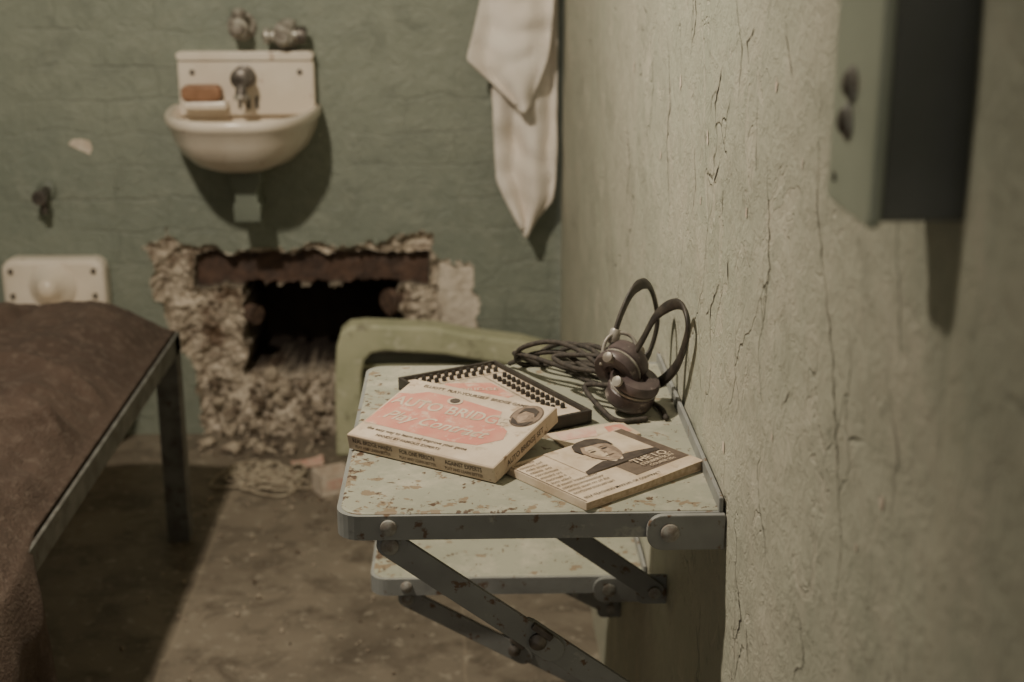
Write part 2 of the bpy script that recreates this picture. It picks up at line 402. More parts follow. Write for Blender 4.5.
def rocks(name,items,mat,parent=None):
    V=[];F=[]
    for (c,r,sd_) in items:
        bm=bmesh.new(); bmesh.ops.create_icosphere(bm,subdivisions=1,radius=r)
        sq=(random.uniform(.6,1.4),random.uniform(.6,1.3),random.uniform(.45,1.0))
        rot=Matrix.Rotation(random.uniform(0,3),3,Vector((random.random(),random.random(),random.random()+.1)))
        for v in bm.verts:
            k=random.uniform(.6,1.15)
            v.co=rot@Vector((v.co.x*sq[0]*k,v.co.y*sq[1]*k,v.co.z*sq[2]*k))
        mz=min(v.co.z for v in bm.verts); base=len(V)
        for v in bm.verts: V.append((c[0]+v.co.x,c[1]+v.co.y,c[2]+v.co.z-mz*(1 if c[2]<.001 else 0)))
        for f in bm.faces: F.append(tuple(base+v.index for v in f.verts))
        bm.free()
    return mesh(name,V,F,mat,parent)
it=[]
for i in range(105):
    x=random.uniform(-.64,-.30); u=random.random(); z=.135*u
    it.append(((x,BY-.030*(1-u)+.004,z+.002),random.choice((.005,.007,.007,.010,.013,.018,.024)),i))
it+=[((-.49,BY+.010,.150),.030,200),((-.60,BY-.010,.02),.030,201),((-.36,BY-.005,.09),.026,202),((-.42,BY-.01,.04),.030,204)]
rocks('rubble_infill',it,M['rock'],wb)
it=[((random.uniform(-.66,-.34),random.uniform(3.19,3.29),0),random.choice((.004,.006,.008,.012,.016)),i+500) for i in range(70)]
rocks('rubble_pile',it,M['rock'])

# ---------------------------------------------------------------- sink
sk=empty('wall_sink',(0,0,0)); cx=-.514
def outline(s,cy,sy=1,n=40,hw=.170,dp=.30):
    out=[]
    for k in range(n+1):
        a=math.pi*k/n; x=hw*math.copysign(abs(math.cos(a))**.72,math.cos(a)); y=-dp*math.sin(a)**.8
        out.append((cx+x*s, cy+(BY+y-cy)*sy))
    return out
rings=[]
for s,z,cyy in ((.16,.684,3.22),(.42,.690,3.23),(.66,.704,3.26),(.84,.730,3.30),(.93,.760,3.33),(.965,.782,3.345),(1.0,.792,3.35),(1.02,.800,3.35),(1.02,.812,3.35),(1.0,.818,3.35)):
    rings.append([(x,y,z) for x,y in outline(s,cyy,s)])
for s,z,cyy in ((.94,.816,3.26),(.89,.806,3.235),(.84,.78,3.23),(.72,.745,3.22),(.5,.716,3.22),(.25,.704,3.22),(.08,.702,3.22)):
    rings.append([(x,y,z) for x,y in outline(s,cyy,s)])
V=[p for r in rings for p in r]; n=len(rings[0]); F=[]
for i in range(len(rings)-1):
    for k in range(n): F.append((i*n+k,i*n+(k+1)%n,(i+1)*n+(k+1)%n,(i+1)*n+k))
F.append(tuple(range(n))); F.append(tuple(range((len(rings)-1)*n,len(rings)*n)))
mesh('basin',V,F,M['porc'],sk,True)
prism('backsplash',rrect(-.664,-.352,.795,.940,.030,(0,0,1,1)),'y',BY-.035,BY-.001,M['porc'],sk,.006)
prism('backsplash_lip',rrect(-.664,-.352,.922,.941,.0095),'y',BY-.042,BY-.001,M['porc'],sk,.005)
box('soap_shelf',(-.60,BY-.045,.822),(.10,.05,.02),M['porc'],sk,.006)
prism('soap',rrect(-.652,-.562,.832,.868,.014),'y',BY-.075,BY-.037,M['soap'],sk,.006)
for i,x in enumerate((-.63,-.385)): cyl('screw_%d'%i,(x,BY-.040,.895),(x,BY-.034,.895),.006,M['metal'],sk,12)
for i,x in enumerate((-.525,-.505,-.485)): box('overflow_slot_%d'%i,(x,BY-.0365,.825),(.007,.004,.028),M['black'],sk,.001)
lathe('faucet_body',[(.024,0),(.026,.012),(.018,.016),(.018,.05),(.024,.054),(.024,.066),(.016,.072)],(-.510,BY-.035,.886),(0,-1,0),M['metal'],sk)
tube('faucet_spout',[(-.510,BY-.07,.875),(-.510,BY-.095,.872),(-.510,BY-.108,.855),(-.510,BY-.108,.845)],.013,M['metal'],sk)
lathe('faucet_collar',[(.015,0),(.017,.004),(.017,.01),(.014,.012)],(-.510,BY-.108,.852),(0,0,-1),M['brass'],sk)
prism('drain_tail',[(-.545,.70),(-.468,.70),(-.472,.65),(-.480,.645),(-.480,.61),(-.474,.605),(-.476,.565),(-.536,.565),(-.538,.605),(-.532,.61),(-.532,.645),(-.541,.65)],'y',BY-.14,BY-.07,M['greenpipe'],sk,.006)
cyl('drain_pipe',(-.506,BY-.105,.60),(-.506,BY-.001,.59),.024,M['greenpipe'],sk)
for nm,x,z,tilt in (('valve_stem',-.516,.995,0),('valve_tap',-.415,.975,.2)):
    e=empty('wall_valve',(0,0,0))
    lathe('escutcheon',[(.034,0),(.032,.006),(.020,.012)],(x,BY-.002,z),(0,-1,0),M['brass'],e)
    lathe('body',[(.014,0),(.014,.035),(.021,.038),(.022,.055),(.014,.06),(.012,.07)],(x,BY-.01,z),(0,-1,0),M['brass'],e)
    if tilt:
        cyl('arm',(x-.032,BY-.045,z+.002),(x+.036,BY-.045,z+.004),.013,M['brass'],e)
        lathe('arm_knob',[(.012,0),(.018,.005),(.018,.014),(.011,.018)],(x-.030,BY-.045,z+.002),(-1,0,0),M['brass'],e)
        lathe('top_knob',[(.010,0),(.018,.016),(.018,.026),(.008,.03)],(x+.010,BY-.045,z+.01),(0,0,1),M['brass'],e)
        lathe('elbow',[(.018,0),(.02,.01),(.016,.020)],(x+.030,BY-.045,z+.004),(1,0,0),M['metal'],e)
    else:
        lathe('top_knob',[(.009,0),(.017,.012),(.018,.022),(.008,.03)],(x,BY-.045,z+.014),(.1,0,1),M['brass'],e)

e=empty('wall_pipe_stub',(0,0,0))
lathe('plate',[(.024,0),(.022,.006),(.012,.01)],(-.995,BY-.001,.617),(0,-1,0),M['greenpipe'],e)
lathe('nozzle',[(.012,0),(.012,.05),(.017,.052),(.017,.066),(.01,.068)],(-.995,BY-.005,.617),(0,-1,-.1),M['metal'],e)
cyl('drip_tube',(-.992,BY-.045,.615),(-.992,BY-.045,.57),.009,M['metal'],e)
t=empty('toilet',(0,0,0))
prism('back_plate',rrect(-1.105,-.862,.20,.462,.03),'y',BY-.06,BY-.001,M['porc'],t,.012)
for i,(x,z) in enumerate(((-1.08,.435),(-.887,.435),(-1.08,.375),(-.887,.375))): cyl('bolt_%d'%i,(x,BY-.066,z),(x,BY-.058,z),.006,M['metal'],t,12)
lathe('flush_boss',[(.06,0),(.045,.02),(.028,.035),(.024,.06),(.012,.07)],(-.985,BY-.055,.400),(0,-1,.1),M['porc'],t)
prof=[(.10,.02),(.10,.10),(.13,.2),(.165,.30),(.175,.33),(.165,.345),(.13,.34),(.11,.28),(.05,.22)]
lathe('bowl',prof,(-.985,BY-.24,0),(0,0,1),M['porc'],t,36)
cyl('pedestal',(-.985,BY-.24,0),(-.985,BY-.24,.06),.12,M['porc'],t,32,.10)

# ---------------------------------------------------------------- towel
tw=empty('hanging_towel',(0,0,0))
def interp(tab,z):
    for i in range(len(tab)-1):
        a,b=tab[i],tab[i+1]
        if a[0]>=z>=b[0]:
            t=(a[0]-z)/(a[0]-b[0]); return [a[k]+(b[k]-a[k])*t for k in range(1,len(a))]
    return list(tab[-1][1:])
def cloth(name,tab,yb,amp,fold,seed,nu=46,nv=90):
    z0,z1=tab[0][0],tab[-1][0]; V=[];F=[]
    for j in range(nv+1):
        z=z0+(z1-z0)*j/nv; l,r=interp(tab,z); sk_=j/nv
        for i in range(nu+1):
            u=i/nu; x=l+(r-l)*u
            y=yb-amp*(math.sin(u*fold*math.pi+seed+.8*nz(z,seed,0,3))*.5+.5)*(.45+.55*sk_)-.014*nz(x,z,seed,9)-.012*nz(x,z,seed,22)
            V.append((x,y,z+.010*math.sin(u*5+seed)*sk_))
    for j in range(nv):
        for i in range(nu): F.append((j*(nu+1)+i,j*(nu+1)+i+1,(j+1)*(nu+1)+i+1,(j+1)*(nu+1)+i))
    o=mesh(name,V,F,M['towel'],tw,True); s=o.modifiers.new('s','SOLIDIFY'); s.thickness=.006
    return o
cloth('back_fold',[(1.47,.11,.15),(1.35,.085,.185),(1.058,.055,.205),(.85,.058,.207),(.72,.062,.207),(.645,.066,.205),(.60,.085,.198),(.523,.128,.134)],BY-.055,.030,3.6,.9)
cloth('front_fold',[(1.475,.115,.145),(1.35,.07,.19),(1.058,.030,.196),(.98,.012,.190),(.925,-.003,.182),(.895,.025,.172),(.868,.055,.162),(.845,.080,.152),(.82,.108,.142)],BY-.098,.024,2.9,2.4)
V,F=sweep(catmull([(.13,BY,1.47),(.13,BY-.06,1.455),(.13,BY-.10,1.46),(.13,BY-.115,1.50)],8),.006)
mesh('hook',V,F,M['metal'],tw,True)

# ---------------------------------------------------------------- bed
BX=-.030
bd=empty('prison_bed',(BX,0,0))
Y0,Y1=.85,2.76
box('rail_side',(-.556,(Y0+Y1)/2,.420),(.006,Y1-Y0,.040),M['bedmetal'],bd,.001)
box('rail_side_lip',(-.578,(Y0+Y1)/2,.402),(.038,Y1-Y0,.005),M['bedmetal'],bd,.001)
box('rail_far',(-.905,Y1-.003,.420),(.69,.005,.040),M['bedmetal'],bd,.001)
box('rail_near',(-.905,Y0+.003,.420),(.69,.005,.040),M['bedmetal'],bd,.001)
box('rail_wall',(-1.25,(Y0+Y1)/2,.420),(.005,Y1-Y0,.040),M['bedmetal'],bd,.001)
for i,(x,y) in enumerate(((-.575,2.735),(-.575,.90),(-1.22,2.735),(-1.22,.90))):
    prism('leg_%d'%i,[(x-.022,y-.022),(x+.022,y-.022),(x+.022,y+.022),(x+.016,y+.022),(x+.016,y-.016),(x-.022,y-.016)],'z',0,.438,M['bedmetal'],bd)
box('mattress',(-.93,(Y0+Y1)/2-.03,.440),(.56,Y1-Y0-.20,.06),M['mattress'],bd,.02)
V=[];F=[];ny=320
tabx=[(0,-1.255,.505),(.3,-1.0,.526),(.52,-.80,.526),(.66,-.69,.520),(.74,-.640,.506),(.80,-.600,.478),(.85,-.574,.451),(.875,-.562,.444)]
nv=130
for i in range(ny+1):
    y=Y0+(Y1+.008-Y0)*i/ny
    dr=ss(1.80,1.62,y)
    h=.27*dr+.004
    for j in range(nv+1):
        s=j/nv
        if s<=.875:
            for k in range(len(tabx)-1):
                a,b=tabx[k],tabx[k+1]
                if a[0]<=s<=b[0]:
                    t=(s-a[0])/(b[0]-a[0]); x=a[1]+(b[1]-a[1])*t; z=a[2]+(b[2]-a[2])*t; break
            x+=dr*.022*ss(.7,.875,s)
        else:
            t=(s-.875)/.125; x=-.562+dr*(.022+.022*min(1,4*t)+.022*t*math.sin(y*34+2*t)); z=.444-h*t
        w=1-ss(.78,.86,s)
        z+=w*(.018*nz(x,y,0,3.2)+.014*nz(x,y*.8,4,8)+.009*nz(x,y,2,20)+.003*nz(x,y,2,50))
        z-=w*.015*math.exp(-((x+.80-.10*math.sin(y*2.3))/.014)**2)
        z-=w*.014*math.exp(-((y-2.05-.5*(x+.9))/.016)**2)
        z+=w*.016*math.exp(-((y-2.38+.35*(x+.9))/.018)**2)
        z+=w*.016*math.exp(-((y-1.75+.6*(x+.9))/.016)**2)
        z+=w*.014*math.exp(-((y-2.22+.8*(x+.8))/.013)**2)*ss(-.95,-.85,x)
        z+=w*.014*math.exp(-((y-1.95-.9*(x+.75))/.013)**2)*ss(-.95,-.85,x)
        k=max(0,(y-(Y1-.11))/.118)
        if k>0 and z>.44: z=.44+(z-.44)*math.sqrt(max(0,1-min(1,k)**2))
        V.append((x,y,z))
for i in range(ny):
    for j in range(nv): F.append((i*(nv+1)+j,i*(nv+1)+j+1,(i+1)*(nv+1)+j+1,(i+1)*(nv+1)+j))
o=mesh('blanket',V,F,M['blanket'],bd,True)

# ---------------------------------------------------------------- folding table & seat
def folding(name,x0,y0,y1,zt,drop,rear):
    e=empty(name,(0,0,0)); x1=WX-.003; r=.022
    prism('top',rrect(x0+.003,x1,y0+.003,y1-.003,r,(1,0,0,1)),'z',zt-.016,zt,M['ttop'],e,.003)
    out=rrect(x0,x1,y0,y1,r,(1,0,0,1)); inn=rrect(x0+.004,x1-.001,y0+.004,y1-.004,r-.003,(1,0,0,1))
    n=len(out); V=[];F=[]
    for z in (zt-.024,zt-.0015):
        V+=[(p[0],p[1],z) for p in out]; V+=[(p[0],p[1],z) for p in inn]
    for k in range(n):
        q=(k+1)%n
        F+=[(k,q,2*n+q,2*n+k),(n+k,3*n+k,3*n+q,n+q),(2*n+k,2*n+q,3*n+q,3*n+k),(k,n+k,n+q,q)]
    mesh('rim',V,F,M['tframe'],e)
    for i,y in enumerate((y0-.004,y1+.001)):
        prism('bracket_%d'%i,rrect(x1-.066,x1+.002,zt-.034,zt-.001,.014,(1,0,0,1)),'y',y-.003,y+.003,M['tframe'],e,.001)
        lathe('bracket_bolt_%d'%i,[(.0085,0),(.008,.003),(.004,.0055),(.0,.006)],(x1-.046,y-.003,zt-.017),(0,-1,0),M['rivet'],e,20)
    lathe('rivet',[(.0075,0),(.007,.003),(.004,.005),(.0,.0055)],(x0+.046,y0,zt-.012),(0,-1,0),M['rivet'],e,20)
    box('wall_strip',(WX-.004,(y0+y1)/2,zt+.002),(.004,y1-y0,.020),M['tframe'],e,.001)
    def bar(nm,a,b,y,w=.024,th=.005):
        a=Vector((a[0],y,a[1]));b=Vector((b[0],y,b[1])); d=(b-a).normalized(); nn=Vector((-d.z,0,d.x)); pts=[]
        for c,o_ in ((a,math.pi/2),(b,-math.pi/2)):
            for k in range(9):
                an=o_+math.pi*k/8; pts.append((c.x+(d.x*math.cos(an)+nn.x*math.sin(an))*w/2,c.z+(d.z*math.cos(an)+nn.z*math.sin(an))*w/2))
        prism(nm,pts,'y',y-th/2,y+th/2,M['tframe'],e,.0006)
    for i,y in enumerate((y0+.014,rear)):
        A=(x0+.046,zt-.034); B=(x1-.012,zt-.034-drop)
        mid=(A[0]+(B[0]-A[0])*.47,A[1]+(B[1]-A[1])*.47)
        bar('brace_upper_%d'%i,A,(mid[0]+.012,mid[1]-.009),y)
        bar('brace_lower_%d'%i,(mid[0]-.010,mid[1]+.0075),B,y+.0056)
        lathe('brace_pin_%d'%i,[(.008,0),(.008,.004),(.005,.006),(.0,.0065)],(A[0],y-.0025,A[1]),(0,-1,0),M['rivet'],e,20)
        lathe('brace_joint_%d'%i,[(.008,0),(.008,.003),(.005,.005),(.0,.006)],(mid[0],y-.0025,mid[1]),(0,-1,0),M['metal'],e,20)
        box('joint_stop_%d'%i,(mid[0]+.004,y-.004,mid[1]+.010),(.022,.006,.006),M['metal'],e,.001,Matrix.Rotation(math.radians(38),3,'Y'))
        prism('wall_lug_%d'%i,rrect(B[0]-.02,x1+.003,B[1]-.018,B[1]+.018,.010,(1,0,0,1)),'y',y+.0085,y+.013,M['tframe'],e,.001)
        lathe('lug_bolt_%d'%i,[(.007,0),(.007,.004),(.0,.006)],(B[0],y+.003,B[1]),(0,-1,0),M['rivet'],e,16)
    box('under_bar',(x0+.046,(y0+y1)/2,zt-.030),(.02,y1-y0-.02,.008),M['tframe'],e,.001)
    return e
folding('folding_table',-.118,1.135,1.560,.750,.205,1.45)
folding('folding_seat',-.128,1.620,1.965,.450,.160,1.90)

# ---------------------------------------------------------------- items on the table
ZT=.7505
R=Matrix.Translation((.0225,1.4135,ZT))@Matrix.Rotation(math.radians(-61),4,'Z')
tr=empty('bridge_game_tray',mat=R)
box('base',(0,0,.0015),(.196,.122,.003),M['black'],tr,.0005)
for i,(c,s) in enumerate((((0,.059,.007),(.196,.004,.014)),((0,-.059,.007),(.196,.004,.014)),((.096,0,.007),(.004,.114,.014)),((-.096,0,.007),(.004,.114,.014)))):
    box('edge_%d'%i,c,s,M['black'],tr,.0005)
box('board',(0,0,.0065),(.188,.112,.007),M['card'],tr,.0003)
flat('red_panel',[(-.062,-.020),(-.04,.022),(.008,.022),(.03,-.02),(.0,-.045),(-.05,-.045)],.0103,M['red'],tr)
text('tray_title','BRIDGE',.012,(-.026,-.000,.0107),M['paper'],tr,(0,0,math.radians(61)))
V=[];F=[]
def peg(x,y,rr=.0026):
    b=len(V); n=8; prof=[(rr,.010),(rr,.0138),(rr*.7,.0155)]
    for r,h in prof:
        for k in range(n): V.append((x+r*math.cos(2*math.pi*k/n),y+r*math.sin(2*math.pi*k/n),h))
    for i in range(2):
        for k in range(n): F.append((b+i*n+k,b+i*n+(k+1)%n,b+(i+1)*n+(k+1)%n,b+(i+1)*n+k))
    F.append(tuple(range(b+2*n,b+3*n)))
for k in range(11):
    for r in range(2): peg(-.084+.0125*r,-.046+.0092*k)
for k in range(13):
    for r in range(2): peg(-.050+.0098*k,.045-.0120*r)
mesh('pegs',V,F,M['black'],tr)
for k in range(4): flat('print_line_%d'%k,[(.036,-.04+.006*k),(.085,-.04+.006*k),(.085,-.0385+.006*k),(.036,-.0385+.006*k)],.0103,M['inkbrown'],tr)
flat('print_rule_a',[(-.0655,-.052),(-.0645,-.052),(-.0645,.052),(-.0655,.052)],.0103,M['ink'],tr)
flat('print_rule_b',[(-.062,.0255),(.080,.0255),(.080,.0265),(-.062,.0265)],.0103,M['ink'],tr)

e1=Vector((.836,-.549,0)).normalized(); tl=math.radians(11.8)
e2h=Vector((.549,.836,0)).normalized(); e2=e2h*math.cos(tl)+Vector((0,0,1))*math.sin(tl); e3=e1.cross(e2)
P=Vector((-.118,1.292,ZT+.0003))
Mx=Matrix((( e1.x,e2.x,e3.x,P.x),(e1.y,e2.y,e3.y,P.y),(e1.z,e2.z,e3.z,P.z),(0,0,0,1)))
lb=empty('bridge_game_box',mat=Mx)
LW,LD,LH=.168,.117,.0165
box('lid',(LW/2,LD/2,LH/2),(LW,LD,LH),M['cardside'],lb,.0012)
flat('lid_label',[(.0015,.0015),(LW-.0015,.0015),(LW-.0015,LD-.0015),(.0015,LD-.0015)],LH+.0002,M['card'],lb)
zt=LH+.0004
flat('red_band',[(.003,.026),(.100,.024),(.132,.028),(.150,.046),(.146,.060),(.128,.072),(.122,.090),(.062,.098),(.030,.098),(.018,.090),(.003,.086)],zt,M['red'],lb)
text('title','AUTO BRIDGE',.0215,(.072,.073,zt+.0003),M['card'],lb,xs=.95,bold=.016)
text('title2','Play Contract',.021,(.072,.046,zt+.0003),M['card'],lb,shear=.35,bold=.016)
text('head','ELLIOTT  PLAY-YOURSELF  BRIDGE GAME',.0066,(.080,.107,zt+.0002),M['inkbrown'],lb)
text('sub','the easy way to learn and improve your game',.0062,(.070,.018,zt+.0002),M['inkbrown'],lb)
text('sub2','HANDS BY FAMOUS EXPERTS',.0056,(.066,.009,zt+.0002),M['inkbrown'],lb)
flat('emblem',ell(.067,.091,.0085,.0065),zt+.0005,M['card'],lb); flat('emblem_core',ell(.067,.091,.0055,.0045),zt+.0008,M['ink'],lb)
flat('portrait_oval',ell(.149,.091,.0155,.0205),zt+.0002,M['inkbrown'],lb)
flat('portrait_ground',ell(.149,.091,.0142,.019),zt+.0004,M['flesh2'],lb)
flat('portrait_face',ell(.149,.089,.0075,.0115),zt+.0006,M['flesh'],lb)
flat('portrait_shade',[(.149,.079),(.154,.082),(.156,.090),(.154,.097),(.151,.092),(.1515,.085)],zt+.0008,M['flesh2'],lb)
flat('portrait_hair',[(.1395,.091),(.1405,.102),(.149,.1065),(.157,.1020),(.1585,.090),(.154,.097),(.144,.098)],zt+.0010,M['ink'],lb)
flat('portrait_coat',[(.137,.084),(.144,.0795),(.149,.075),(.154,.0795),(.161,.084),(.157,.0745),(.149,.0725),(.141,.0745)],zt+.0009,M['ink'],lb)
rx=(math.radians(90),0,0)
for k,s in enumerate(('REAL BRIDGE HANDS','FOR ONE PERSON','AGAINST EXPERTS')):
    text('side_text_%d'%k,s,.0066,(.030+.052*k,-.0003,.0108),M['ink'],lb,rx,xs=.74)
    text('side_text_b%d'%k,'PLAY AND LEARN BETTER',.0046,(.030+.052*k,-.0003,.0045),M['inkbrown'],lb,rx,xs=.78)
text('end_text','AUTO BRIDGE SET',.008,(LW+.0003,.055,.008),M['ink'],lb,(math.radians(90),0,math.radians(90)))

R=Matrix.Translation((.1240,1.2265,ZT))@Matrix.Rotation(math.radians(38),4,'Z')
def booklet(name,R,w,d,h,build):
    b=empty(name,mat=R)
    n=18
    def lay(nm,za,zb,mat,inset):
        V=[];F=[]
        hw,hd=w/2-inset,d/2-inset
        for i in range(n+1):
            u=i/n; x=-hw+2*hw*u
            lift=.0022*ss(.45,1,u)
            for (yy,zz) in ((-hd,za),(hd,za),(hd,zb),(-hd,zb)):
                V.append((x,yy,zz+(lift if za>.002 or zz==zb else 0)))
        for i in range(n):
            a=4*i
            for k in range(4): F.append((a+k,a+(k+1)%4,a+4+(k+1)%4,a+4+k))
        F.append((0,1,2,3)); F.append((4*n,4*n+1,4*n+2,4*n+3))
        return mesh(nm,V,F,mat,b)
    lay('pages',.0006,h-.0009,M['pages'],.0012)
    lay('cover',h-.0009,h-.0003,M['paper'],0)
    box('back_cover',(0,0,.0003),(w,d,.0005),M['paper'],b,0)
    box('spine',(-w/2+.0004,0,h/2),(.0010,d,h-.0006),M['paper'],b,.0003)
    build(b,h)
    for o in b.children:
        if o.name.split('.')[0] in ('pages','cover','back_cover','spine'): continue
        if o.type=='FONT': o.location.z+=.0022*ss(.45,1,(o.location.x+w/2)/w)+.0001 if o.location.x>0 else 0.0002
        else:
            for v in o.data.vertices: v.co.z+=.0022*ss(.45,1,(v.co.x+w/2)/w)
    return b
def cov1(b,z):
    def strip(nm,x0,x1,y0f,y1f,zz,mat,m=12):
        V=[];F=[]
        for i in range(m+1):
            x=x0+(x1-x0)*i/m; V.append((x,y0f(x),zz)); V.append((x,y1f(x),zz))
        for i in range(m): F.append((2*i,2*i+2,2*i+3,2*i+1))
        mesh(nm,V,F,mat,b)
    K=1.30
    def tp(p): return (.0165+(p[0]-.0175)*K*1.08,.0548+(p[1]-.0548)*K)
    def pf_(nm,pts,dz,mat): flat(nm,[tp(p) for p in pts],z+dz,mat,b)
    strip('dark_column',.004,.0732,lambda x:-.038,lambda x:.054,z,M['inkbrown'])
    strip('photo_ground',-.029,.062,lambda x:-.010,lambda x:.0545,z+.0003,M['paper'])
    pf_('photo_shoulders',[(-.016,.005),(-.014,.010),(.000,.015),(.008,.017),(.017,.010),(.026,.017),(.036,.015),(.050,.010),(.050,.005)],.0006,M['ink'])
    pf_('photo_shirt',[(.011,.015),(.017,.005),(.024,.015)],.0009,M['paper'])
    pf_('photo_tie',[(.0155,.011),(.0185,.011),(.0190,.005),(.0150,.005)],.0011,M['ink'])
    pf_('photo_neck',[(.0105,.022),(.0105,.0155),(.0175,.0110),(.0245,.0155),(.0245,.022)],.0011,M['flesh2'])
    pf_('photo_face',[(.0175,.0115),(.0125,.0135),(.0085,.019),(.0062,.027),(.0058,.036),(.0075,.044),(.0120,.049),(.0180,.0505),(.0240,.049),(.0285,.044),(.0302,.036),(.0297,.027),(.0270,.019),(.0225,.0135)],.0013,M['flesh'])
    pf_('photo_face_light',[(.0110,.0225),(.0095,.029),(.0095,.038),(.0135,.0430),(.0190,.043),(.0195,.036),(.0185,.025),(.0150,.0185)],.0015,M['paper'])
    pf_('photo_face_shade',[(.0230,.0140),(.0272,.0195),(.0297,.028),(.0300,.037),(.0280,.043),(.0262,.034),(.0252,.024)],.0015,M['flesh2'])
    pf_('photo_hair',[(.0045,.034),(.0038,.043),(.0075,.0505),(.0150,.0543),(.0240,.0543),(.0305,.050),(.0330,.042),(.0318,.033),(.0290,.0395),(.0250,.0425),(.0170,.0435),(.0110,.045),(.0078,.040)],.0017,M['ink'])
    for k,x in enumerate((.0125,.0228)):
        pf_('photo_eye_%d'%k,ell(x,.0328,.0027,.0012,12),.0017,M['ink'])
        pf_('photo_brow_%d'%k,[(x-.0038,.0358),(x,.0370),(x+.0038,.0358),(x,.0362)],.0017,M['inkbrown'])
    pf_('photo_nose',[(.0180,.033),(.0195,.0262),(.0165,.0255),(.0175,.0272)],.0017,M['flesh2'])
    pf_('photo_mouth',ell(.0175,.0208,.0042,.0008,12),.0017,M['inkbrown'])
    text('title','THE I.Q.',.013,(.042,-.0175,z+.0011),M['paper'],b)
    text('title_b','CULBERTSON',.0068,(.042,-.0265,z+.0011),M['paper'],b)
    text('title_c','COURSE 25c',.0058,(.042,-.0335,z+.0011),M['paper'],b)
    random.seed(3)
    for k in range(12):
        s=''.join(random.choice('aemnourvcilst ') for _ in range(13 if k<8 else 24))
        text('line_%d'%k,s,.0070,(-.070,.048-.0074*k,z+.0001),M['inkbrown'],b,align='LEFT',xs=.72,shear=.4,bold=0)
    flat('border_2',[(-.0725,-.0535),(-.0715,-.0535),(-.0715,.0535),(-.0725,.0535)],z+.0001,M['inkbrown'],b)
    text('foot','SELF-TEACHING MANUAL OF CONTRACT BRIDGE',.0050,(-.012,-.047,z+.0003),M['ink'],b)
booklet('bridge_booklet',R,.148,.111,.0075,cov1)
R=Matrix.Translation((.122,1.322,ZT))@Matrix.Rotation(math.radians(24),4,'Z')
lf=empty('paper_leaflet',mat=R)
box('sheet',(0,0,.001),(.085,.040,.002),M['paper'],lf,.0003)
flat('print',[(-.038,-.005),(.0,-.008),(.010,.016),(-.034,.017)],.0023,M['pink'],lf)
flat('print_b',[(.014,-.01),(.038,-.01),(.038,.012),(.018,.012)],.0023,M['red'],lf)

# ---------------------------------------------------------------- headphones
hp=empty('vintage_headphones',(0,0,0))
tube('headband_1',[(.1457,1.405,.800),(.150,1.412,.825),(.1570,1.42,.846),(.168,1.43,.866),(.179,1.44,.874),(.190,1.455,.869),(.199,1.468,.848),(.203,1.475,.82),(.196,1.475,.790),(.182,1.46,.775)],.0026,M['leather'],hp,ra=.0060,up=(.6,-.1,.2))
tube('headband_2',[(.160,1.405,.795),(.168,1.398,.810),(.1765,1.39,.828),(.188,1.38,.856),(.201,1.365,.872),(.209,1.345,.877),(.212,1.325,.868),(.2115,1.325,.850),(.209,1.355,.815),(.203,1.39,.788),(.193,1.41,.772)],.0026,M['leather'],hp,ra=.0060,up=(.6,-.1,.2))
def cup(i,p,ax,s=1):
    prof=[(.010,-.018),(.020,-.017),(.0245,-.014),(.0258,-.010),(.0258,.001),(.0232,.003),(.0232,.006),(.0265,.008),(.0265,.014),(.0245,.017),(.012,.018),(.009,.013),(.001,.013)]
    lathe('earpiece_%d'%i,[(r*s,h*s) for r,h in prof],p,ax,M['bakelite'],hp,36)
    axv=Vector(ax).normalized()
    lathe('earpiece_ring_%d'%i,[(.0235*s,.0025),(.0250*s,.003),(.0250*s,.0052),(.0235*s,.006)],Vector(p),ax,M['brass'],hp,36)
    lathe('earpiece_knob_%d'%i,[(.006,0),(.006,.006),(.009,.008),(.009,.013),(.003,.015)],Vector(p)-axv*.018*s,[-q for q in ax],M['brass'],hp,20)
    lathe('earpiece_terminal_%d'%i,[(.004,0),(.004,.007),(.0055,.008),(.0055,.012),(.002,.013)],Vector(p)+Vector((-.012,-.016,.012))*s,(-.5,-.6,.4),M['brass'],hp,16)
cup(0,(.158,1.402,.797),(-.55,-.65,-.35),.97)
cup(1,(.167,1.390,.7750),(.25,-.25,.9),1.0)
tube('yoke_0',[(.135,1.395,.80),(.140,1.405,.822),(.152,1.41,.830),(.168,1.408,.826),(.176,1.40,.806)],.002,M['brass'],hp)
tube('yoke_1',[(.150,1.375,.770),(.146,1.385,.785),(.152,1.41,.80),(.178,1.415,.795),(.193,1.39,.775)],.002,M['brass'],hp)
lathe('slider',[(.005,-.008),(.006,-.006),(.006,.006),(.005,.008)],(.150,1.412,.826),(.3,.2,1),M['brass'],hp,16)
